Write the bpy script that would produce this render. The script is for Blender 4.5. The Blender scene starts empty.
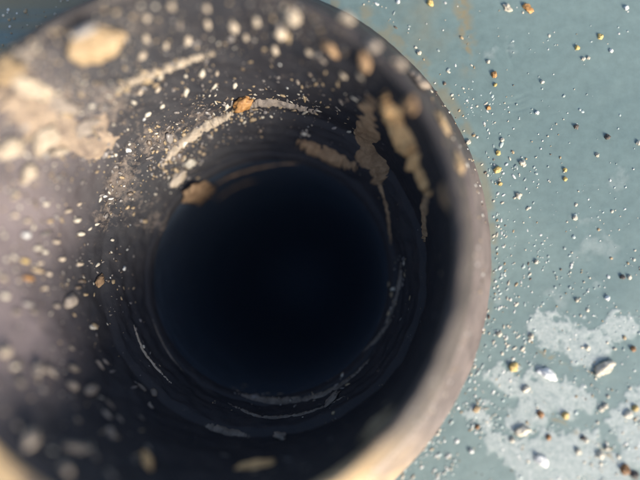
import bpy, bmesh, math, random
from mathutils import Vector, Matrix, noise
from mathutils.bvhtree import BVHTree

random.seed(11)
S = bpy.context.scene
COL = S.collection
MM = 0.001

# ------------------------------------------------------------------ camera
# photograph is 640 x 480 px, focal length about 490 px; the camera hangs 50 mm
# above the painted plate and looks almost straight down into the pipe
FPX = 490.0
CAM = Vector((12.4, -4.3, 50.0)) * MM
TILT = math.atan(52 / FPX)
cam_d = bpy.data.cameras.new('camera')
cam = bpy.data.objects.new('camera', cam_d); COL.objects.link(cam)
cam.location = CAM
cam.rotation_euler = (TILT, 0, 0)
cam_d.sensor_width = 36.0
cam_d.lens = FPX / 640 * 36.0
cam_d.clip_start = 0.001
cam_d.clip_end = 50
cam_d.dof.use_dof = True
cam_d.dof.focus_distance = 51.4 * MM
APERTURE_MM = 5.6
cam_d.dof.aperture_fstop = cam_d.lens / APERTURE_MM
cam_d.dof.aperture_blades = 0
S.camera = cam

# ------------------------------------------------------------------ sky and sun
SUN_EL = math.radians(26)
SUN_DIR = Vector((0.66, -0.75, 0)).normalized()          # towards the sun, on the ground plane
w = bpy.data.worlds.new('World'); S.world = w; w.use_nodes = True
nt = w.node_tree
bg = nt.nodes['Background']
sky = nt.nodes.new('ShaderNodeTexSky'); sky.sky_type = 'NISHITA'; sky.sun_disc = False
sky.sun_elevation = SUN_EL; sky.dust_density = 3.0
sky.sun_rotation = math.atan2(SUN_DIR.x, SUN_DIR.y)
nt.links.new(sky.outputs[0], bg.inputs[0]); bg.inputs[1].default_value = 0.15
sd = bpy.data.lights.new('sun', 'SUN'); sd.energy = 3.2; sd.angle = math.radians(16); sd.color = (1, 0.93, 0.83)
sun = bpy.data.objects.new('sun', sd); COL.objects.link(sun)
to_sun = (SUN_DIR * math.cos(SUN_EL) + Vector((0, 0, math.sin(SUN_EL))))
sun.rotation_euler = to_sun.to_track_quat('Z', 'Y').to_euler()
sun.location = (0.2, -0.2, 0.3)

S.view_settings.view_transform = 'Standard'; S.view_settings.look = 'None'
S.view_settings.gamma = 1; S.view_settings.exposure = 0.75; S.view_settings.use_curve_mapping = False
S.render.engine = 'CYCLES'
S.cycles.use_denoising = True
S.cycles.max_bounces = 6
S.cycles.sample_clamp_indirect = 4

# ------------------------------------------------------------------ pixel helpers
CR = cam.rotation_euler.to_matrix()
def ray(px, py):
    return (CR @ Vector(((px - 320) / FPX, -(py - 240) / FPX, -1.0))).normalized()
def at_z(px, py, z_mm):                    # point of a pixel on the level z (mm)
    d = ray(px, py); k = (z_mm * MM - CAM.z) / d.z
    return CAM + d * k
def px_per(zmm):                           # metres per photo pixel at level z
    return (CAM.z - zmm * MM) / FPX
def to_px(x_m, y_m, z_m=0.0):
    q = CR.inverted() @ (Vector((x_m, y_m, z_m)) - CAM)
    return 320 + FPX * q.x / -q.z, 240 - FPX * q.y / -q.z
def sm(x, a, b):
    t = max(0.0, min(1.0, (x - a) / (b - a))); return t * t * (3 - 2 * t)
def fbm(v, o=4): return noise.fractal(v, 1.0, 2.0, o)

# ------------------------------------------------------------------ materials
def mat(name):
    m = bpy.data.materials.new(name); m.use_nodes = True
    t = m.node_tree; b = t.nodes['Principled BSDF']
    return m, t, b
def N(t, kind, **kw):
    n = t.nodes.new(kind)
    for k, v in kw.items(): setattr(n, k, v)
    return n
def noise_tex(t, scale, detail=4, rough=0.6, coord=None, dist=0.0):
    n = N(t, 'ShaderNodeTexNoise'); n.inputs['Scale'].default_value = scale
    n.inputs['Detail'].default_value = detail; n.inputs['Roughness'].default_value = rough
    n.inputs['Distortion'].default_value = dist
    if coord is not None: t.links.new(coord, n.inputs['Vector'])
    return n
def ramp(t, src, stops):
    r = N(t, 'ShaderNodeValToRGB'); e = r.color_ramp.elements
    while len(e) < len(stops): e.new(0.5)
    for i, (p, c) in enumerate(stops):
        e[i].position = p; e[i].color = (*c, 1) if len(c) == 3 else c
    t.links.new(src, r.inputs[0]); return r
def mix(t, fac, a, b):
    m = N(t, 'ShaderNodeMix', data_type='RGBA')
    if isinstance(fac, float): m.inputs[0].default_value = fac
    else: t.links.new(fac, m.inputs[0])
    for s, i in ((a, 6), (b, 7)):
        if isinstance(s, tuple): m.inputs[i].default_value = (*s, 1)
        else: t.links.new(s, m.inputs[i])
    return m.outputs[2]
def bump(t, b, h, strength, dist, prev=None):
    n = N(t, 'ShaderNodeBump'); n.inputs['Strength'].default_value = strength
    n.inputs['Distance'].default_value = dist
    t.links.new(h, n.inputs['Height'])
    if prev is not None: t.links.new(prev.outputs[0], n.inputs['Normal'])
    t.links.new(n.outputs[0], b.inputs['Normal']); return n
def G(c): return (c, c, c)

def make_plate_mat():
    m, t, b = mat('teal_paint')
    co = N(t, 'ShaderNodeTexCoord').outputs['Object']
    big = noise_tex(t, 55, 4, 0.55, co, 0.6)
    base = ramp(t, big.outputs[0], [(0.3, (0.138, 0.200, 0.196)), (0.7, (0.182, 0.248, 0.236))])
    fine = noise_tex(t, 900, 5, 0.65, co)
    fr = ramp(t, fine.outputs[0], [(0.3, G(0.88)), (0.7, G(1.08))])
    mu = N(t, 'ShaderNodeMix', data_type='RGBA', blend_type='MULTIPLY'); mu.inputs[0].default_value = 1
    t.links.new(base.outputs[0], mu.inputs[6]); t.links.new(fr.outputs[0], mu.inputs[7])
    ch = N(t, 'ShaderNodeAttribute', attribute_name='chalk')
    chn = noise_tex(t, 2600, 4, 0.7, co)
    chr_ = ramp(t, chn.outputs[0], [(0.3, (0.27, 0.325, 0.315)), (0.72, (0.47, 0.50, 0.475))])
    c1 = mix(t, ch.outputs['Fac'], mu.outputs[2], chr_.outputs[0])
    ru = N(t, 'ShaderNodeAttribute', attribute_name='stain')  # stains, plus the tan tint painted over the shadowed corner
    c2 = mix(t, ru.outputs['Fac'], c1, (0.26, 0.20, 0.10))
    t.links.new(c2, b.inputs['Base Color'])
    rr = N(t, 'ShaderNodeMapRange'); rr.inputs[3].default_value = 0.42; rr.inputs[4].default_value = 0.8
    t.links.new(ch.outputs['Fac'], rr.inputs[0]); t.links.new(rr.outputs[0], b.inputs['Roughness'])
    b1 = bump(t, b, fine.outputs[0], 0.35, 0.00005)
    bump(t, b, chn.outputs[0], 0.35, 0.00004, b1)
    return m
def make_pipe_mat(name, dark, dust_haze, lo, hi, scale, rough=0.6, bumpd=0.00012, stain=False, grime=(0.05, 0.042, 0.04), haze_tint=None):
    m, t, b = mat(name)
    co = N(t, 'ShaderNodeTexCoord').outputs['Object']
    n1 = noise_tex(t, scale, 6, 0.65, co, 0.4)
    n2 = noise_tex(t, scale * 6, 4, 0.65, co)
    r = ramp(t, n1.outputs[0], [(lo, G(0)), (hi, G(1))])
    c = mix(t, r.outputs[0], dark, dust_haze)
    if stain:
        a = N(t, 'ShaderNodeAttribute', attribute_name='stain')
        g = N(t, 'ShaderNodeAttribute', attribute_name='bare')
        c = mix(t, g.outputs['Fac'], grime, c)
        c = mix(t, a.outputs['Fac'], c, (0.58, 0.40, 0.21))
    if haze_tint:
        a = N(t, 'ShaderNodeAttribute', attribute_name='dust_haze')
        c = mix(t, a.outputs['Fac'], c, haze_tint)  # pale haze tint mixed into the wall colour
        k = N(t, 'ShaderNodeAttribute', attribute_name='scale_crust')       # caked, speckled scale
        n3 = noise_tex(t, 1500, 5, 0.7, co, 0.5)
        sub = N(t, 'ShaderNodeMath', operation='MULTIPLY_ADD'); t.links.new(k.outputs['Fac'], sub.inputs[0])
        sub.inputs[1].default_value = 0.26; t.links.new(n3.outputs[0], sub.inputs[2])
        r3 = ramp(t, sub.outputs[0], [(0.62, G(0)), (0.95, G(1))])
        c = mix(t, r3.outputs[0], c, (0.21, 0.165, 0.13))
    t.links.new(c, b.inputs['Base Color'])
    b.inputs['Roughness'].default_value = rough
    b1 = bump(t, b, n1.outputs[0], 0.5, bumpd * 2)
    bump(t, b, n2.outputs[0], 0.5, bumpd * 0.5, b1)
    return m
def make_mud(name, a, bcol, rough=0.85, spec=0.3, scale=900):
    m, t, b = mat(name)
    co = N(t, 'ShaderNodeTexCoord').outputs['Object']
    n1 = noise_tex(t, scale, 6, 0.7, co, 0.3)
    r = ramp(t, n1.outputs[0], [(0.3, a), (0.68, bcol)])
    oi = N(t, 'ShaderNodeObjectInfo')
    v = N(t, 'ShaderNodeMapRange'); v.inputs[3].default_value = 0.8; v.inputs[4].default_value = 1.2
    t.links.new(oi.outputs['Random'], v.inputs[0])
    hs = N(t, 'ShaderNodeHueSaturation'); t.links.new(v.outputs[0], hs.inputs['Value'])
    t.links.new(r.outputs[0], hs.inputs['Color'])
    t.links.new(hs.outputs[0], b.inputs['Base Color'])
    b.inputs['Roughness'].default_value = rough
    b.inputs['Specular IOR Level'].default_value = spec
    bump(t, b, n1.outputs[0], 0.8, 0.0002)
    return m
def make_grit_mat():
    m, t, b = mat('grit')
    a = N(t, 'ShaderNodeAttribute', attribute_name='grain')
    t.links.new(a.outputs['Color'], b.inputs['Base Color'])
    b.inputs['Roughness'].default_value = 0.38
    return m

M_PLATE = make_plate_mat()
M_WALL = make_pipe_mat('grimy_inner_wall', (0.008, 0.0095, 0.015), (0.024, 0.021, 0.023), 0.32, 0.82, 260, 0.7, haze_tint=(0.15, 0.122, 0.124))
M_BORE = make_pipe_mat('dark_bore', (0.030, 0.046, 0.070), (0.040, 0.053, 0.074), 0.45, 0.8, 200, 0.8)  # blue lift in this colour stands in for lens glare
M_LIP = make_pipe_mat('dusty_lip', (0.026, 0.022, 0.022), (0.095, 0.078, 0.070), 0.35, 0.65, 170, 0.6, 0.00006, True)
M_COLLAR = make_pipe_mat('pinkish_grey_collar', (0.085, 0.068, 0.066), (0.165, 0.134, 0.126), 0.35, 0.65, 300, 0.5, 0.00004, True)
MUD = {
    'tan': make_mud('tan_mud', (0.24, 0.165, 0.09), (0.48, 0.36, 0.22)),
    'pale': make_mud('pale_mud', (0.32, 0.26, 0.19), (0.58, 0.49, 0.38)),
    'brown': make_mud('brown_mud', (0.18, 0.11, 0.062), (0.42, 0.28, 0.16)),
    'grey': make_mud('grey_mud', (0.15, 0.125, 0.105), (0.34, 0.29, 0.24)),
    'ochre': make_mud('ochre_mud', (0.50, 0.27, 0.11), (0.80, 0.52, 0.25)),
    'beige': make_mud('beige_crust', (0.13, 0.10, 0.085), (0.40, 0.31, 0.22), scale=600),
    'dim': make_mud('dull_crust', (0.085, 0.072, 0.062), (0.23, 0.195, 0.16)),
    'cream': make_mud('cream_sand', (0.50, 0.44, 0.33), (0.72, 0.66, 0.54), 0.4, 0.5, 1600),
    'gold': make_mud('gold_sand', (0.42, 0.28, 0.08), (0.66, 0.50, 0.20), 0.4, 0.5, 1600),
    'orange': make_mud('orange_sand', (0.32, 0.14, 0.04), (0.60, 0.33, 0.12), 0.4, 0.5, 1600),
    'white': make_mud('white_flake', (0.66, 0.66, 0.63), (0.80, 0.80, 0.77), 0.4, 0.5, 1600),
    'flake': make_mud('warm_white_flake', (0.50, 0.45, 0.40), (0.58, 0.54, 0.50), 0.5, 0.4, 900),
    'dark': make_mud('dark_stone', (0.025, 0.02, 0.018), (0.16, 0.13, 0.11), 0.55, 0.5, 1800),
    'rust': make_mud('rust_stone', (0.12, 0.05, 0.02), (0.40, 0.20, 0.07), 0.5, 0.5, 1600),
}
M_GRIT = make_grit_mat()

# ------------------------------------------------------------------ object helpers
def link(name, me, m, parent=None, smooth=True):
    if m: me.materials.append(m)
    if smooth: me.polygons.foreach_set('use_smooth', [True] * len(me.polygons))
    o = bpy.data.objects.new(name, me); COL.objects.link(o)
    if parent: o.parent = parent
    return o
def tag(o, label=None, cat=None, group=None, kind=None):
    if label: o['label'] = label
    if cat: o['category'] = cat
    if group: o['group'] = group
    if kind: o['kind'] = kind
    return o
def ico(sub):
    bm = bmesh.new(); bmesh.ops.create_icosphere(bm, subdivisions=sub, radius=1)
    v = [x.co.copy() for x in bm.verts]; f = [[x.index for x in g.verts] for g in bm.faces]
    bm.free(); return v, f
ICO = {k: ico(k) for k in (1, 2, 3, 4)}

# ------------------------------------------------------------------ the pipe
# rings of the pipe: (z mm, centre px, radius px) as read off the photograph
def ring(z, cpx, rpx):
    c = at_z(cpx[0], cpx[1], z); return (z * MM, c.x, c.y, rpx * px_per(z))
RIM = (190, 240)
SEG = 288
def lathe(name, rings, m, parent, rough=0.0, fscale=300, stain_fn=None, ridges=None):
    vs, fs = [], []
    for i, (z, cx, cy, r) in enumerate(rings):
        for k in range(SEG):
            a = 2 * math.pi * k / SEG
            p = Vector((cx + r * math.cos(a), cy + r * math.sin(a), z))
            if rough and 0 < i < len(rings) - 1:
                d = rough * (fbm(p * fscale) + 0.5 * fbm(p * fscale * 3.1))
                if ridges: d += ridges(z, a)
                p.x += d * math.cos(a); p.y += d * math.sin(a)
            vs.append(p)
    for i in range(len(rings) - 1):
        for k in range(SEG):
            k2 = (k + 1) % SEG
            fs.append((i * SEG + k, i * SEG + k2, (i + 1) * SEG + k2, (i + 1) * SEG + k))
    me = bpy.data.meshes.new(name); me.from_pydata(vs, [], fs); me.update()
    at = me.attributes.new('bare', 'FLOAT', 'POINT')
    at.data.foreach_set('value', [bare(v) for v in vs])
    at = me.attributes.new('dust_haze', 'FLOAT', 'POINT')
    at.data.foreach_set('value', [haze_film(v) for v in vs])
    at = me.attributes.new('scale_crust', 'FLOAT', 'POINT')
    at.data.foreach_set('value', [scale_crust(v) for v in vs])
    if stain_fn:
        at = me.attributes.new('stain', 'FLOAT', 'POINT')
        at.data.foreach_set('value', [stain_fn(v) for v in vs])
    return link(name, me, m, parent), vs, fs

def haze_film(v):                          # lens haze and light painted as a pale tint, left side near rim
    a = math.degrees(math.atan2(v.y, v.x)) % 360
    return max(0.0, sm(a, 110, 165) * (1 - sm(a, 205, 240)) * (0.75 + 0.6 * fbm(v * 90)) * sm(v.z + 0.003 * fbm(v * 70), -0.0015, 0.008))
def scale_crust(v):                        # caked scale, thickest along the ridge and in patches
    px, py = to_px(v.x, v.y, v.z)
    a = math.degrees(math.atan2(v.y, v.x)) % 360
    side = sm(a, 75, 120) * (1 - sm(a, 148, 172))
    rim_ = math.exp(-((v.z + 0.0002) / 0.0012) ** 2) * sm(a, 60, 100) * (1 - sm(a, 160, 175))
    return min(1.0, max(0.0, side * (0.28 + 0.8 * fbm(v * 190, 4)) + 0.7 * rim_ * (0.6 + fbm(v * 200))))
pipe = bpy.data.objects.new('pipe', None); COL.objects.link(pipe)
tag(pipe, 'dark round pipe stub with grimy inside and pinkish grey lip on the teal plate', 'pipe')

def lerp_rings(a, b, n, ease=None):
    out = []
    for i in range(n + 1):
        t = i / n; u = ease(t) if ease else t
        out.append(tuple(a[j] + (b[j] - a[j]) * (t if j == 0 else u) for j in range(4)))
    return out
base0 = ring(-0.4, (200, 250), 293.5)
base1 = ring(0.35, (200, 250), 291)
seam_o = ring(4.6, (194, 244), 286)
seam_i = ring(5.0, (194, 244), 281.5)
lip_s = ring(5.05, (194, 244), 281.5)
lip_o = ring(10.0, RIM, 281)
lip_t = ring(11.0, RIM, 276)
lip_i = ring(10.5, RIM, 267)
ridge1 = ring(-1.2, (264, 268), 163)
ridge1b = ring(-1.7, (264, 268), 155)
ledge = ring(-5.0, (271, 274), 126)
ledge_b = ring(-5.8, (271, 275), 117)

def rust_stain(v):
    a = math.degrees(math.atan2(v.y, v.x)) % 360
    s = sm(a, 205, 228) * (1 - sm(a, 298, 326))
    return s * sm(fbm(v * 120) + 0.7, 0.0, 0.8) * 0.95
def bare(v):                               # where the lip is worn clean; elsewhere grime covers it
    a = (math.degrees(math.atan2(v.y, v.x)) + 180) % 360 - 180
    n = fbm(v * 150) * 22
    return sm(a + n, -160, -130) * (1 - sm(a + n, 8, 30))
# outer wall
cr = [base0] + lerp_rings(base1, seam_o, 30, lambda t: t ** 0.92) + lerp_rings(seam_o, seam_i, 4)[1:]
_, cv, cf = lathe('outer_wall', cr, M_COLLAR, pipe, 0.00011, 350, rust_stain)
# rounded lip
lr = lerp_rings(lip_s, lip_o, 10)[:-1]
for i in range(13):
    t = i / 12
    a = (1 - t) ** 2; b = 2 * t * (1 - t); c = t * t
    mid = (lip_t[0] + 0.0005, *lip_t[1:])
    lr.append(tuple(a * lip_o[j] + b * mid[j] + c * lip_i[j] for j in range(4)))
_, lv, lf = lathe('lip', lr, M_LIP, pipe, 0.00022, 300, rust_stain)
# inner wall: funnel down to a ridge, then to a ledge
wr = lerp_rings(lip_i, ridge1, 90, lambda t: t ** 0.72) + lerp_rings(ridge1, ridge1b, 5)[1:] + lerp_rings(ridge1b, ledge, 44)[1:]
def groove(z, a):
    return 0.00003 * math.sin(z * 7000 + 2.2 * math.sin(a * 2) + math.sin(a * 5 + 1)) * (0.5 + 0.5 * math.sin(a * 3 + z * 900)) * sm(-z, -0.002, 0.004)
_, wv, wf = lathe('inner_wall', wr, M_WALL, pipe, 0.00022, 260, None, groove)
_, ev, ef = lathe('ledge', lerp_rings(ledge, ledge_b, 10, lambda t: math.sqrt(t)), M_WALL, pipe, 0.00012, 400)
zb = -0.034
br = []
for i in range(91):                        # bore closes in an added bowl, shaped for a soft, even fade
    a = math.pi / 2 * i / 90
    br.append((ledge_b[0] + zb * math.sin(a) ** 1.1, ledge_b[1] + 0.002 * math.sin(a), ledge_b[2], max(1e-5, ledge_b[3] * math.cos(a) ** 0.8)))
def bore_rings(z, a):
    return 0.0001 * math.sin(z * 3600 + 1.5 * math.sin(a * 2 + 1)) * (0.5 + 0.5 * math.sin(a * 3 + z * 500))
_, bv, bf = lathe('bore', br, M_BORE, pipe, 0.00015, 200, None, bore_rings)

allv, allf = [], []
for v_, f_ in ((wv, wf), (ev, ef), (bv, bf), (lv, lf), (cv, cf)):
    o = len(allv); allv += v_; allf += [tuple(i + o for i in q) for q in f_]
BVH = BVHTree.FromPolygons(allv, allf)
def hit(px, py):
    d = ray(px, py)
    loc, n, _, dist = BVH.ray_cast(CAM, d)
    if loc is None: return None
    if n.dot(d) > 0: n = -n
    return loc, n

# ------------------------------------------------------------------ the painted plate
def axis(lo, hi, step, far):
    g = [lo + i * step for i in range(int((hi - lo) / step) + 1)]
    s, x = step, g[-1]
    while x < far: s *= 1.35; x += s; g.append(x)
    s, x = step, g[0]
    while x > -far: s *= 1.35; x -= s; g.insert(0, x)
    return g
gx = axis(11, 47, 0.13, 110); gy = axis(-26, 31, 0.13, 110)
CHALK = [(556, 333, 20), (572, 345, 24), (590, 352, 20), (543, 322, 14), (603, 345, 12),
         (504, 380, 17), (523, 384, 19), (541, 391, 20), (563, 398, 24), (585, 402, 15), (533, 413, 20), (515, 424, 14),
         (482, 421, 15), (497, 443, 18), (520, 455, 24), (550, 445, 26), (572, 455, 28), (540, 470, 24), (600, 468, 26), (585, 440, 16),
         (626, 430, 22), (635, 402, 16), (626, 327, 14), (612, 320, 8), (640, 450, 22), (600, 478, 30), (560, 480, 30)]
GAPS = [(492, 418, 10), (500, 427, 10), (512, 434, 8), (558, 422, 10), (568, 430, 8), (580, 428, 8), (562, 365, 14), (578, 375, 12), (545, 358, 10),
        (612, 385, 18), (602, 372, 12), (605, 408, 10), (610, 445, 8), (475, 455, 18), (505, 475, 12), (592, 420, 8)]
FAINT = [(492, 52, 12), (511, 52, 12), (600, 245, 30), (618, 180, 20), (505, 290, 14), (560, 300, 18), (500, 300, 10), (595, 285, 12), (612, 250, 14)]
def blob(p, L):
    m = 0
    for x, y, r in L:
        d = math.hypot(p[0] - x, p[1] - y) / r
        if d < 1.7: m = max(m, 1.25 - d)
    return m
K = px_per(0)
verts, chalk, stain = [], [], []
SCR = [((505, 99), (530, 92), (0.3)), ((500, 104), (530, 98), 0.3), ((505, 111), (535, 104), 0.3), ((507, 40), (516, 70), 0.5), ((492, 40), (506, 72), 0.35)]
for y in gy:
    for x in gx:
        v = Vector((x * MM, y * MM, 0))
        px, py = to_px(v.x, v.y)
        n1 = fbm(v * 420, 6); n2 = fbm(v * 1500 + Vector((3, 1, 7)), 3); n3 = noise.noise(v * 5200); n0 = fbm(v * 45 + Vector((9, 0, 0)), 4)
        inview = 330 < px < 660 and -20 < py < 500
        if inview:
            b_ = blob(v_ := (px + n1 * 12, py + n2 * 9), CHALK)
            c = b_ * 1.35 - blob(v_, GAPS) * 0.9
            c = c + n1 * 0.8 + n2 * 0.5 + n3 * 0.22
            ck = sm(c, 0.22, 0.8) * (0.88 + 0.3 * n2) * sm(b_, 0.0, 0.2)
            ck = max(ck, 0.3 * sm(blob(v_, FAINT) + n1 * 0.6 + n2 * 0.2, 0.55, 1.2))
        else:
            ck = sm(n0 + n1 * 0.5 + n2 * 0.2, 0.35, 0.7)
        st = 0.0
        if px < 90 and py < 90: st = 0.75 * sm(n1 + n0 + 0.9, 0.2, 1.1)      # tan tint painted in to offset the blue of the pipe's shadow
        if inview:
            d = abs(px - (463 + (py) * 0.09) + n1 * 6) / 13
            st = max(0, 1 - d) * (1 - sm(py, 45, 85)) * sm(n1 + n2 * .5 + 0.55, 0.1, 1.0) * 0.9
            d2 = abs(px - 425 - n1 * 20) / 30
            st = max(st, 0.25 * max(0, 1 - d2) * (1 - sm(py, 30, 70)))
            # dirt gathered along the foot of the pipe
            rr = math.hypot(px - 200, py - 250) - 292
            st = max(st, 0.45 * (1 - sm(rr, 1, 9)) * sm(n1 + 0.4, 0.1, 0.8))
            # thin dark cracks running through the chalk
            for (ax, ay, bx, by) in ((512, 433, 530, 422), (552, 418, 575, 428), (575, 428, 618, 458), (540, 350, 575, 372), (592, 372, 612, 362)):
                L = math.hypot(bx - ax, by - ay); u = ((px - ax) * (bx - ax) + (py - ay) * (by - ay)) / L
                if -2 < u < L + 2:
                    dd = abs((px - ax) * (by - ay) - (py - ay) * (bx - ax)) / L * (1 if (px - ax) * (by - ay) > (py - ay) * (bx - ax) else -1) + n1 * 9
                    st = max(st, 0.55 * (1 - sm(abs(dd), 0.4, 2.4)) * sm(n2 + 0.45, 0.1, 0.9))
        h = 0.035 * fbm(v * 160, 3) + 0.02 * n1 * 0.5 + 0.035 * ck
        if inview:
            for (a, b, dp) in SCR:
                L = math.hypot(b[0] - a[0], b[1] - a[1]); u = ((px - a[0]) * (b[0] - a[0]) + (py - a[1]) * (b[1] - a[1])) / L
                if 0 < u < L:
                    dd = ((px - a[0]) * (b[1] - a[1]) - (py - a[1]) * (b[0] - a[0])) / L + 2.5 * math.sin(u / L * 3.1)
                    h -= 0.07 * dp * math.exp(-(dd / 1.3) ** 2) * math.sin(u / L * math.pi)
        v.z = h * MM
        verts.append(v); chalk.append(ck); stain.append(st)
nx = len(gx)
faces = []
bx_, by_ = base0[1] * 1000, base0[2] * 1000
for j in range(len(gy) - 1):
    for i in range(nx - 1):
        cx = (gx[i] + gx[i + 1]) / 2 - bx_; cy = (gy[j] + gy[j + 1]) / 2 - by_
        if math.hypot(cx, cy) + 0.0 < 26.5: continue
        faces.append((j * nx + i, j * nx + i + 1, (j + 1) * nx + i + 1, (j + 1) * nx + i))
me = bpy.data.meshes.new('painted_plate'); me.from_pydata(verts, [], faces); me.update()
at = me.attributes.new('chalk', 'FLOAT', 'POINT'); at.data.foreach_set('value', chalk)
at = me.attributes.new('stain', 'FLOAT', 'POINT'); at.data.foreach_set('value', stain)  # stains, plus the tan tint painted over the shadowed corner
plate = link('painted_plate', me, M_PLATE)
tag(plate, 'teal painted plate with chalky worn patches around the pipe', kind='structure')

# ------------------------------------------------------------------ clumps, grains and crusts
def surf(px, py, where):
    if where == 'plate':
        p = at_z(px, py, 0); return p, Vector((0, 0, 1))
    h = hit(px, py)
    return h if h else (at_z(px, py, 0), Vector((0, 0, 1)))
def lump_verts(px, py, wpx, hpx, ang, where, thick, sub=3, rough=0.35, seed=0, sink=0.25, aspect=2.6):
    c, n = surf(px, py, where)
    mpp = (CAM.z - c.z) / FPX
    ca, sa = math.cos(math.radians(ang)), math.sin(math.radians(ang))
    # half axes across the picture, carried onto the surface
    def carry(dx, dy, r):
        d = CR @ Vector((dx, -dy, 0)); d -= n * d.dot(n)
        L = d.length
        if L < 1e-6: d = n.orthogonal(); L = 1
        return d / L * min(r * mpp / max(L, 0.2), r * mpp * aspect)
    a = carry(ca, sa, wpx / 2); b = carry(-sa, ca, hpx / 2)
    th = thick if thick else 0.45 * min(wpx, hpx) * mpp
    sv = Vector((seed * 3.7, seed * 1.3, seed * 7.1))
    out = []
    for q in ICO[sub][0]:
        k = 1 + rough * noise.noise(q * 1.3 + sv) + rough * 0.6 * noise.noise(q * 3.1 + sv) + rough * 0.4 * noise.noise(q * 6 + sv) + rough * 0.25 * noise.noise(q * 13 + sv)
        p = q * k
        out.append(c + a * p.x + b * p.y + n * (p.z + 1 - 2 * sink) * th)
    return out, c
SEED = [0]
def lump(name, px, py, wpx, hpx, ang, m, label, cat, group=None, where='pipe', thick=None, sub=3, rough=0.35, sink=0.25):
    SEED[0] += 1
    vs, c = lump_verts(px, py, wpx, hpx, ang, where, thick, sub, rough, SEED[0], sink)
    me = bpy.data.meshes.new(name); me.from_pydata([v - c for v in vs], [], ICO[sub][1]); me.update()
    o = link(name, me, MUD[m]); o.location = c
    return tag(o, label, cat, group)

# mud clumps on the lip and inner wall of the pipe: (px, py, w, h, angle, material, label)
IN_PIPE = 'inner wall of the pipe'
CL = [
    (97, 45, 66, 34, -16, 'tan', 'big tan mud clump with a bright white flake on it, on the pipe wall'),
    (345, 21, 20, 15, 10, 'pale', 'round pale mud clump on the pipe rim, close above the teal plate edge'),
    (293, 17, 20, 12, 20, 'pale', 'pale oval mud clump beside a smaller one on the upper pipe wall'),
    (281, 33, 15, 9, 10, 'pale', 'smaller pale mud clump just below the oval one on the upper pipe wall'),
    (234, 27, 10, 8, 0, 'pale', 'little round pale crumb among grey grit on the upper pipe wall'),
    (8, 72, 34, 34, 10, 'tan', 'large tan mud mass at the edge of the crusty patch on the pipe wall'),
    (34, 88, 30, 22, 30, 'pale', 'pale mud lump in the crusty patch on the pipe wall'),
    (44, 138, 34, 20, -30, 'pale', 'pale ragged mud lump at the foot of the crusty patch'),
    (12, 148, 26, 24, 0, 'pale', 'pale mud lump beside the ragged one at the foot of the crusty patch'),
    (58, 151, 14, 10, 0, 'pale', 'small pinkish mud crumb at the foot of the crusty patch'),
    (28, 52, 30, 14, -50, 'grey', 'grey long mud lump above the crusty patch'),
    (62, 105, 34, 16, 20, 'grey', 'grey flat mud patch in the middle of the crusty patch'),
    (85, 128, 30, 14, -20, 'grey', 'grey flat mud patch beside the ragged pale lump'),
    (243, 103, 17, 13, 10, 'orange', 'orange mud crumb on the grit ridge inside the pipe'),
    (190, 164, 10, 7, -30, 'cream', 'bright cream crumb just under the grit ridge inside the pipe'),
    (178, 178, 20, 9, -40, 'pale', 'pale crumb cluster between the cream crumb and the brown lump'),
    (199, 192, 28, 17, -48, 'brown', 'brown rounded mud lump on the ledge deep in the pipe'),
    (441, 122, 16, 30, -25, 'tan', 'tan mud clump on the pipe rim beside the tan streak'),
    (458, 163, 16, 26, -18, 'tan', 'tan mud clump on the rim, next to the bare stretch of lip'),
    (420, 82, 16, 26, -35, 'grey', 'grey mud clump on the pipe rim above the tan clumps'),
    (380, 428, 22, 40, 30, 'tan', 'brown soft mud streak under the ochre part of the rim'),
    (255, 466, 36, 16, 20, 'ochre', 'tan mud clump low on the pipe wall, near the ochre rim'),
    (280, 437, 20, 8, -5, 'grey', 'small grey mud flake above the low tan clump'),
    (332, 399, 14, 6, -25, 'grey', 'tiny grey flake beside the deep curved crust'),
    (147, 463, 15, 15, 0, 'ochre', 'tan round mud crumb among grey crumbs low on the pipe wall'),
    (110, 434, 14, 12, 0, 'grey', 'round grey crumb above the tan crumb low on the pipe wall'),
    (76, 448, 28, 14, -20, 'grey', 'wide grey crumb between other crumbs low on the pipe wall'),
    (30, 440, 20, 16, 40, 'grey', 'double grey crumb low on the pipe wall'),
    (66, 470, 16, 14, 0, 'grey', 'grey crumb at the low edge of the pipe wall under the wide one'),
    (37, 370, 16, 11, 30, 'grey', 'double grey crumb on the shaded side of the pipe wall'),
    (91, 390, 16, 9, 50, 'grey', 'slanting grey crumb on the shaded side of the pipe wall'),
    (72, 387, 11, 11, 0, 'grey', 'round grey crumb beside the slanting one'),
    (5, 352, 13, 15, 0, 'pale', 'pale crumb at the edge of the shaded pipe wall'),
    (99, 281, 8, 11, -20, 'brown', 'brown crumb alone on the dark pipe wall'),
    (70, 301, 8, 16, -15, 'grey', 'long grey crumb on the dark pipe wall'),
    (372, 47, 18, 13, 40, 'grey', 'grey mud clump on the rim next to the round pale clump'),
    (398, 66, 16, 14, 45, 'grey', 'grey mud clump on the rim between two other grey ones'),
    (330, 47, 18, 12, 15, 'brown', 'brown mud crumb just inside the rim under the round pale clump'),
    (366, 62, 16, 12, 30, 'brown', 'brown mud crumb just inside the rim beside a pair of beige grains'),
    (394, 118, 15, 26, -28, 'ochre', 'knobbly tan lump at the top of the thick tan streak'),
    (408, 146, 18, 22, -25, 'ochre', 'knobbly tan lump in the middle of the thick tan streak'),
    (420, 172, 18, 28, -22, 'ochre', 'knobbly tan lump near the low end of the thick tan streak'),
    (412, 104, 12, 20, -30, 'brown', 'brown mud crumb between the tan streak and the rim'),
    (448, 196, 10, 24, -8, 'brown', 'brown thin mud smear on the inner edge of the bare lip'),
    (29, 172, 12, 22, 40, 'pale', 'long pale crumb under the crusty patch'),
]
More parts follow.
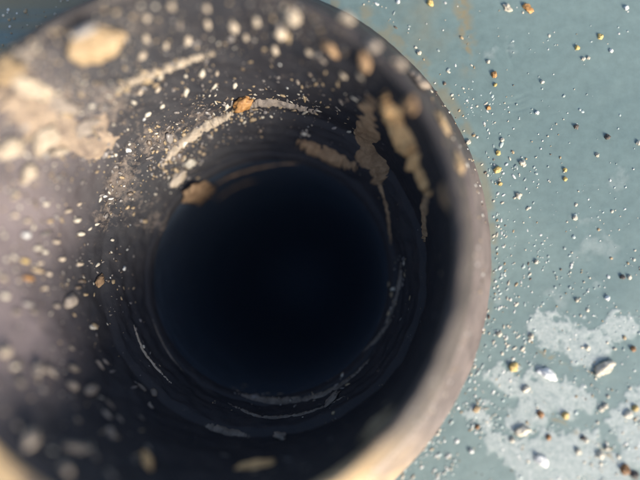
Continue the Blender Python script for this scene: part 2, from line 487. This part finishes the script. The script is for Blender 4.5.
for (px, py, wd, hg, an, m_, lab) in CL:
    big = max(wd, hg) > 24
    bl = 1.0 if (150 < px < 360 and 90 < py < 420) else 0.62 if py > 340 else 0.82
    lump('mud_clump', px, py, wd * bl, hg * bl, an, m_, lab, 'mud clump', 'mud clumps stuck inside the pipe',
         thick=(0.2 if big else 0.36) * min(wd, hg) * 0.085 * MM, sub=4 if big else 3, rough=0.3 if wd > 50 else 0.55)
lump('white_flake', 88, 28, 28, 6, -28, 'flake', 'bright white flake stuck on the big tan mud clump', 'flake', thick=0.0007, sub=3, rough=0.3, sink=-1.0)

# crusts: ribbons of dried dirt that follow rings of the pipe wall
def crust(path, wpx, thick, m, label, seed, rough=0.6):
    pts = []
    for i in range(len(path) - 1):
        p0 = path[max(i - 1, 0)]; p1 = path[i]; p2 = path[i + 1]; p3 = path[min(i + 2, len(path) - 1)]
        for k in range(30):
            t = k / 30
            pts.append([0.5 * (2 * p1[j] + (p2[j] - p0[j]) * t + (2 * p0[j] - 5 * p1[j] + 4 * p2[j] - p3[j]) * t * t + (3 * p1[j] - p0[j] - 3 * p2[j] + p3[j]) * t ** 3) for j in (0, 1)])
    pts.append(list(path[-1]))
    H = [surf(x, y, 'pipe') for x, y in pts]
    vs, fs, CS = [], [], 19
    n_ = len(H)
    P0 = [h[0] for h in H]; Q0 = [h[1] for h in H]
    for i in range(n_):
        lo, hi_ = max(0, i - 9), min(n_, i + 10)
        H[i] = (sum(P0[lo:hi_], Vector()) / (hi_ - lo) if 9 <= i < n_ - 9 else P0[i], (sum(Q0[lo:hi_], Vector())).normalized())
    sv = Vector((seed * 3.3, seed * 7.7, seed))
    for i, (p, n) in enumerate(H):
        t = (H[min(i + 8, n_ - 1)][0] - H[max(i - 8, 0)][0]).normalized()
        s = n.cross(t).normalized()
        end = min(1, 3 * min(i, n_ - 1 - i) / n_ + 0.05)
        half = wpx * px_per(p.z * 1000) * 0.5 * 1.35 * (0.55 + 0.45 * end)
        for k in range(CS):
            u = -1 + 2 * k / (CS - 1)
            q = p + s * u * half
            prof = (1 - u * u) * (0.4 + 0.6 * end)
            f = prof * 1.15 + rough * 1.1 * fbm(q * (2.2 / max(half, 1e-5)) * 0.35 + sv, 3) + rough * 0.28 * fbm(q * 1700 + sv, 3) - 0.5
            f = min(f, 0.9) if f > 0 else max(f, -0.6)
            vs.append(q + n * (f * thick * MM * 1.3 - (0.0006 if k in (0, CS - 1) else 0)))
    for i in range(n_ - 1):
        for k in range(CS - 1):
            fs.append((i * CS + k, i * CS + k + 1, (i + 1) * CS + k + 1, (i + 1) * CS + k))
    c = H[n_ // 2][0]
    me = bpy.data.meshes.new('dirt_crust'); me.from_pydata([v - c for v in vs], [], fs); me.update()
    o = link('dirt_crust', me, MUD[m]); o.location = c
    return tag(o, label, 'dirt crust', 'dried dirt crusts curving round the inside of the pipe')
crust([(160, 168), (175, 151), (195, 134), (215, 122), (235, 113)], 9, 0.3, 'pale', 'pale gritty ridge curving round the pipe wall up to the orange crumb', 1)
crust([(240, 108), (262, 103), (288, 105), (318, 113)], 11, 0.28, 'grey', 'grey gritty ridge running on from the orange crumb', 2)
crust([(118, 90), (135, 80), (160, 71), (190, 60), (215, 53)], 8, 0.35, 'pale', 'pale straight streak of dirt across the upper pipe wall', 3, 1.3)
crust([(4, 66), (22, 86), (48, 112), (80, 134), (112, 152)], 62, 0.5, 'beige', 'broad crusty patch of beige dirt on the pipe wall below the big tan clump', 18, 1.25)
crust([(213, 186), (232, 176), (255, 169), (280, 164), (300, 164)], 3.2, 0.12, 'brown', 'thin brown line of dirt above the deep opening', 4)
crust([(214, 202), (235, 187), (258, 180)], 4, 0.12, 'brown', 'short brown line of dirt beside the brown lump', 5)
crust([(232, 387), (245, 395), (268, 400), (298, 400), (325, 393), (350, 378), (372, 357)], 6, 0.15, 'dim', 'grey crust curving under the deep opening', 6)
crust([(228, 403), (245, 411), (262, 417), (290, 416), (318, 409), (345, 396)], 3.5, 0.14, 'dim', 'thin outer crust curving below the grey one under the deep opening', 7)
crust([(134, 325), (142, 348), (155, 366), (172, 384)], 2.4, 0.12, 'pale', 'thin pale scratchy line of dirt on the dark wall', 8)
crust([(152, 318), (160, 338), (172, 358), (184, 372)], 1.6, 0.08, 'dim', 'faint hairline of dirt beside the pale line', 9)
crust([(372, 168), (382, 192), (388, 215), (391, 245)], 5, 0.15, 'brown', 'brown crust running down the side of the deep opening', 10)
crust([(401, 262), (399, 285), (394, 305), (386, 325)], 5, 0.18, 'dim', 'rough grey crust at the widest side of the deep opening', 11)
crust([(362, 352), (378, 338), (392, 318)], 4, 0.12, 'dim', 'short grey crust joining the two crusts by the deep opening', 12)
crust([(296, 143), (308, 147), (325, 154), (342, 161), (358, 168)], 17, 0.5, 'brown', 'long brown mud flake lying along the deep ledge of the pipe', 14)
crust([(372, 96), (367, 118), (367, 142), (374, 166), (381, 185)], 30, 0.35, 'brown', 'dull brown mud smear beside the tan streak on the pipe wall', 15)
crust([(380, 94), (392, 112), (403, 136), (414, 160), (432, 196)], 33, 0.9, 'ochre', 'thick tan mud streak running down the pipe wall below the rim', 16)
crust([(428, 190), (424, 212), (425, 228), (425, 242)], 13, 0.3, 'brown', 'brown mud smear below the tan streak on the pipe wall', 17)
crust([(205, 425), (225, 432), (250, 437)], 8, 0.2, 'dim', 'wide dull crust low on the wall below the thin outer one', 13)

# individual sand grains on the plate: (px, py, size px, elongation, angle, colour)
PL = [(565, 415, 9, 1, 0, 'gold'), (513, 367, 10, 1.2, -40, 'gold'), (607, 137, 7, 1, 0, 'dark'), (576, 127, 6, 1, 0, 'dark'), (540, 414, 7, 1.4, 70, 'rust'),
      (522, 431, 11, 1.7, -20, 'cream'), (547, 374, 11, 2.2, 25, 'white'), (541, 460, 11, 1.5, 35, 'white'), (624, 469, 11, 1, 0, 'rust'), (634, 475, 9, 1, 0, 'dark'),
      (604, 367, 13, 2.1, -30, 'cream'), (598, 374, 7, 1, 0, 'cream'), (635, 408, 8, 1, 0, 'gold'), (628, 414, 8, 1.4, -40, 'cream'), (633, 349, 6, 1, 0, 'rust'),
      (600, 455, 8, 1.2, 40, 'cream'), (578, 451, 7, 1, 0, 'cream'), (583, 438, 6, 1, 0, 'dark'), (586, 440, 6, 1, 0, 'cream'), (605, 406, 6, 1, 0, 'cream'), (601, 409, 6, 1, 0, 'cream'),
      (607, 448, 6, 1, 0, 'cream'), (526, 389, 7, 1.4, -40, 'cream'), (548, 437, 6, 1, 0, 'rust'), (512, 440, 6, 1, 0, 'cream'), (476, 409, 7, 1.3, -30, 'tan'), (477, 427, 5, 1, 0, 'rust'),
      (471, 451, 6, 1, 0, 'white'), (499, 334, 6, 1, 80, 'cream'), (531, 336, 6, 1, 0, 'cream'), (497, 170, 8, 1.2, -30, 'gold'), (494, 75, 7, 1.2, 80, 'orange'), (495, 85, 5, 1, 0, 'gold'),
      (488, 108, 6, 1, 0, 'orange'), (528, 9, 9, 1.8, 40, 'orange'), (507, 8, 8, 1.7, 45, 'cream'), (600, 37, 7, 1, 0, 'gold'), (577, 48, 6, 1, 0, 'gold'), (583, 59, 5, 1, 0, 'cream'), (588, 58, 4.5, 1, 0, 'cream'),
      (626, 8, 6, 1, 0, 'white'), (430, 3, 8, 1.2, 50, 'gold'), (398, 2, 5, 1, 0, 'white'), (419, 53, 6, 1, 0, 'cream'), (522, 163, 7, 1, 0, 'cream'), (565, 170, 5, 1, 0, 'gold'), (565, 179, 5, 1, 0, 'gold'),
      (500, 184, 5, 1, 0, 'gold'), (518, 196, 6, 1.4, 80, 'cream'), (607, 298, 6, 1, 0, 'white'), (622, 277, 6, 1, 0, 'dark'), (629, 277, 5, 1, 0, 'cream'), (577, 300, 5, 1, 0, 'cream'), (536, 262, 5, 1, 80, 'cream'),
      (468, 142, 6, 1, 0, 'cream'), (498, 153, 6, 1, 0, 'gold'), (524, 165, 5, 1, 0, 'cream'), (537, 113, 5, 1, 0, 'white'), (502, 140, 5, 1, 80, 'cream'), (478, 288, 5, 1.2, 70, 'orange'),
      (597, 155, 5, 1, 0, 'cream'), (638, 143, 6, 1, 0, 'cream'), (611, 51, 5, 1, 0, 'white'), (488, 62, 5, 1, 80, 'cream'), (542, 82, 5, 1, 0, 'cream'), (575, 218, 6, 1, 0, 'cream'), (587, 348, 6, 1, 0, 'cream')]
NAMES = {'gold': 'yellow', 'dark': 'dark brown', 'rust': 'rust brown', 'cream': 'cream', 'white': 'white', 'orange': 'orange', 'tan': 'tan'}
SPECIAL = {0: 'rounded yellow and brown sand grain on the chalky patch', 1: 'bright lemon yellow sand grain near the pipe, beside a pale crumb', 2: 'dark stone chip with a pale side on the clean teal paint',
           3: 'small dark stone chip a little way from the larger dark chip', 4: 'rust brown upright sand grain on the chalky patch', 5: 'long cream sand grain at the end of a dark crack in the chalk',
           6: 'white curved sliver lying on the chalky patch', 7: 'white wedge shaped chip on the chalky patch', 8: 'large orange brown sand grain at the low end of the chalky patch',
           9: 'nearly black sand grain touching the large orange brown one', 10: 'long cream sand grain at the edge of a chalky patch', 11: 'cream sand grain touching the long cream one',
           30: 'yellow sand grain stuck near the foot of the pipe', 31: 'orange sand grain with a small yellow one below it on bare teal paint', 34: 'long orange sand grain with a pale tail on bare teal paint',
           35: 'long cream double grain next to the long orange one', 41: 'yellow grain by the pipe near the brown stain'}
def plate_label(px, py, sz, m_):
    size = 'tiny' if sz <= 5 else 'small' if sz <= 6 else 'medium'
    if math.hypot(px - 200, py - 250) < 320: spot = 'on the plate close to the foot of the pipe'
    elif blob((px, py), CHALK) > 0.35: spot = 'lying on the chalky worn patch'
    elif blob((px, py), CHALK) > 0: spot = 'beside the edge of a chalky patch'
    elif py < 60: spot = 'on clean teal paint beyond the brown stain'
    elif math.hypot(px - 500, py - 100) < 50: spot = 'on teal paint near the curved scratches'
    elif py < 200: spot = 'on teal paint between the scratches and the dotted area'
    else: spot = 'on the thickly dotted teal paint'
    return f'{size} {NAMES[m_]} sand grain {spot}'
for i, (px, py, sz, el, an, m_) in enumerate(PL):
    r = sz * 0.78
    o = lump('sand_grain', px, py, r * el, r, an, m_, SPECIAL.get(i) or plate_label(px, py, sz, m_), 'sand grain',
             'single sand grains on the teal plate', 'plate', thick=0.34 * r * K, sub=3, rough=0.5, sink=0.3)
# single grains stuck inside the pipe, out of focus
GR = [(26, 235, 7, 'white'), (38, 248, 6, 'cream'), (45, 252, 5, 'cream'), (25, 261, 6, 'gold'), (28, 278, 6, 'orange'), (5, 296, 7, 'cream'), (46, 204, 5, 'cream'), (27, 221, 6, 'pale'), (15, 215, 6, 'pale'),
      (77, 220, 7, 'cream'), (81, 234, 6, 'cream'), (97, 224, 4, 'cream'), (112, 240, 4, 'cream'), (24, 183, 6, 'pale'), (14, 198, 6, 'pale'), (3, 278, 7, 'pale'), (40, 263, 5, 'pale'), (62, 259, 5, 'pale'),
      (49, 274, 5, 'pale'), (80, 264, 5, 'pale'), (45, 288, 5, 'pale'), (56, 242, 5, 'pale'), (68, 211, 5, 'pale'), (79, 204, 4, 'pale'), (34, 312, 6, 'grey'), (57, 306, 6, 'grey'), (16, 312, 7, 'grey'),
      (144, 119, 4, 'white'), (162, 106, 6, 'cream'), (160, 77, 6, 'cream'), (202, 73, 8, 'cream'), (186, 92, 7, 'cream'), (214, 86, 6, 'cream'), (217, 73, 5, 'pale'), (140, 92, 6, 'pale'), (158, 89, 6, 'pale'),
      (142, 55, 9, 'pale'), (172, 6, 9, 'pale'), (147, 18, 7, 'pale'), (188, 40, 8, 'pale'), (208, 24, 7, 'pale'), (246, 37, 7, 'pale'), (257, 22, 9, 'pale'), (275, 49, 9, 'pale'), (309, 52, 7, 'pale'), (344, 75, 7, 'pale'), (361, 76, 7, 'pale'),
      (323, 60, 6, 'grey'), (166, 45, 7, 'pale'), (146, 38, 8, 'pale'), (207, 8, 8, 'pale'), (180, 25, 7, 'grey'), (235, 85, 6, 'cream'), (298, 82, 4, 'grey'), (341, 101, 5, 'grey')]
for q in range(34):
    px, py = random.uniform(0, 235), random.uniform(335, 478)
    if math.hypot(px - 271, py - 274) < 165 or math.hypot(px - 190, py - 240) > 258: continue
    GR.append((round(px), round(py), random.choice((5, 6, 7, 8, 9)), random.choice(('dim', 'grey'))))
for (px, py, sz, m_) in GR:
    nm = {'white': 'bright white', 'cream': 'cream', 'gold': 'yellow', 'orange': 'orange', 'pale': 'pale beige', 'grey': 'grey', 'dim': 'dull brown'}[m_]
    if py < 65: spot = 'high on the pipe wall near the rim'
    elif px > 270: spot = 'beyond the grey gritty ridge'
    elif px > 130: spot = 'just above the pale gritty ridge'
    elif py > 300: spot = 'on the shaded part of the pipe wall'
    elif px > 60: spot = 'on the pipe wall beyond the bright cluster'
    else: spot = 'in the bright cluster below the crusty patch'
    nm = ('tiny ' if sz <= 5 else 'small ' if sz <= 6 else 'larger ') + nm
    lump('sand_grain', px, py, sz * 0.75, sz * 0.75, 0, m_, f'{nm} sand grain {spot}', 'sand grain', 'sand grains stuck inside the pipe',
         thick=0.3 * sz * 0.085 * MM, sub=2, rough=0.4, sink=0.2)

# ------------------------------------------------------------------ uncountable grit
def grit(name, items, where, label):
    vs, fs, cols = [], [], []
    for (px, py, wd, hg, an, col, th) in items:
        SEED[0] += 1
        v, c = lump_verts(px, py, wd, hg, an, where, th, 1 if wd < 2.6 else 2, 0.3 if where == 'plate' else 0.6, SEED[0], 0.36 if where == 'plate' else 0.34)
        o = len(vs); vs += v; fs += [tuple(i + o for i in f) for f in ICO[1 if wd < 2.6 else 2][1]]
        cols += [(*col, 1)] * len(v)
    me = bpy.data.meshes.new(name); me.from_pydata(vs, [], fs); me.update()
    a = me.attributes.new('grain', 'FLOAT_COLOR', 'POINT')
    a.data.foreach_set('color', [x for c in cols for x in c])
    o = link(name, me, M_GRIT)
    return tag(o, label, 'grit', kind='stuff')
def gcol(kind):
    j = random.uniform(0.75, 1.15)
    c = {'w': (0.62, 0.62, 0.58), 'c': (0.55, 0.50, 0.40), 't': (0.36, 0.27, 0.16), 'p': (0.36, 0.42, 0.40), 'b': (0.13, 0.10, 0.075), 'g': (0.20, 0.18, 0.165)}[kind]
    return tuple(min(0.8, x * j) for x in c)
items = []
tries = 0
while len(items) < 1500 and tries < 60000:
    tries += 1
    px, py = random.uniform(345, 655), random.uniform(-15, 495)
    rr = math.hypot(px - 200, py - 250) - 293
    if rr < 0.5: continue
    dens = 0.10 + 0.8 * math.exp(-rr / 40) * sm(py, 40, 180) + 0.6 * math.exp(-rr / 9)
    dens += 0.25 * sm(py, 150, 330) + 0.15 * sm(py, 300, 420)
    dens *= 0.35 + 1.3 * sm(fbm(Vector((px, py, 0)) * 0.022, 3) + 0.4, 0.0, 0.9)
    if px > 560 and py < 160: dens *= 0.35
    if random.random() > dens: continue
    s = min(4.2, 1.35 * math.exp(random.gauss(0.15, 0.34)))
    el = random.uniform(1, 1.35); an = random.uniform(0, 180)
    if rr < 45 and random.random() < 0.7:         # drawn-out bumps beside the pipe
        el = random.uniform(1.2, 2.4); an = math.degrees(math.atan2(py - 250, px - 200)) + 90 + random.uniform(-25, 25)
        if random.random() < 0.5: an = -50 + random.uniform(-20, 20)
    k = random.choices('wcptb', (3.5, 3.5, 6, 1.0, 0.35))[0]
    if rr < 4 and random.random() < .4: k = random.choice('tbc')
    items.append((px, py, s * el, s, an, gcol(k), (0.2 if k in 'pw' else 0.27) * s * K))
for q in range(60):
    px, py = random.uniform(-25, 70), random.uniform(-25, 30); s_ = random.uniform(1.5, 4)
    items.append((px, py, s_, s_, 0, gcol(random.choice('ctw')), 0.3 * s_ * K))
grit('plate_grit', items, 'plate', 'fine pale grit and paint specks scattered over the teal plate')

items = []
tries = 0
while len(items) < 2600 and tries < 90000:
    tries += 1
    px, py = random.uniform(-60, 470), random.uniform(-30, 500)
    dx, dy = px - 268, py - 271
    r = math.hypot(dx, dy)
    if r < 132 or math.hypot(px - 190, py - 240) > 262: continue
    ul = sm((-dx - dy) / r, -0.2, 1.2)           # the gritty side of the pipe
    dens = 0.07 + 0.85 * ul
    if dx < -100 and dy > -40: dens *= 0.55
    dens *= 0.3 + 1.4 * sm(fbm(Vector((px, py, 5)) * 0.02, 3) + 0.4, 0.1, 0.9)
    if random.random() > dens: continue
    s = min(5.5, 1.15 * math.exp(random.gauss(0.2, 0.5)))
    k = random.choices('ctgbw', (1.6, 3, 5, 4, 0.3))[0]
    items.append((px, py, s * random.uniform(0.8, 1.35), s, random.uniform(0, 180), gcol(k), 0.28 * s * 0.095 * MM))
# extra grains gathered along the ridges
for path, n_, spread in ([[(150, 172), (175, 150), (200, 131), (235, 112), (265, 103)], 260, 9], [[(262, 103), (290, 104), (322, 113)], 60, 6], [[(112, 94), (150, 76), (220, 50)], 90, 9],
                         [[(0, 60), (30, 95), (70, 120), (110, 150)], 500, 26], [[(165, 185), (180, 172), (198, 156)], 60, 7], [[(400, 258), (398, 285), (388, 322)], 40, 3], [[(235, 390), (290, 402), (350, 380)], 50, 4]):
    for q in range(n_):
        i = random.randrange(len(path) - 1); t = random.random()
        px = path[i][0] + (path[i + 1][0] - path[i][0]) * t + random.gauss(0, spread); py = path[i][1] + (path[i + 1][1] - path[i][1]) * t + random.gauss(0, spread)
        s = 1.25 * math.exp(random.gauss(0.15, 0.5))
        items.append((px, py, s * random.uniform(1, 1.6), s, random.uniform(0, 180), gcol(random.choice('cttgg')), 0.3 * s * 0.1 * MM))
for q in range(200):                       # specks on the lip and the outer wall
    a = math.radians(random.uniform(-75, 35)); rp = random.triangular(270, 292, 289)
    s = random.uniform(1.0, 3.0)
    items.append((196 + rp * math.cos(a), 246 - rp * math.sin(a), s, s, 0, gcol(random.choice('ctbw')), 0.25 * s * 0.095 * MM))
grit('pipe_grit', items, 'pipe', 'fine beige grit clinging to the inner wall of the pipe')
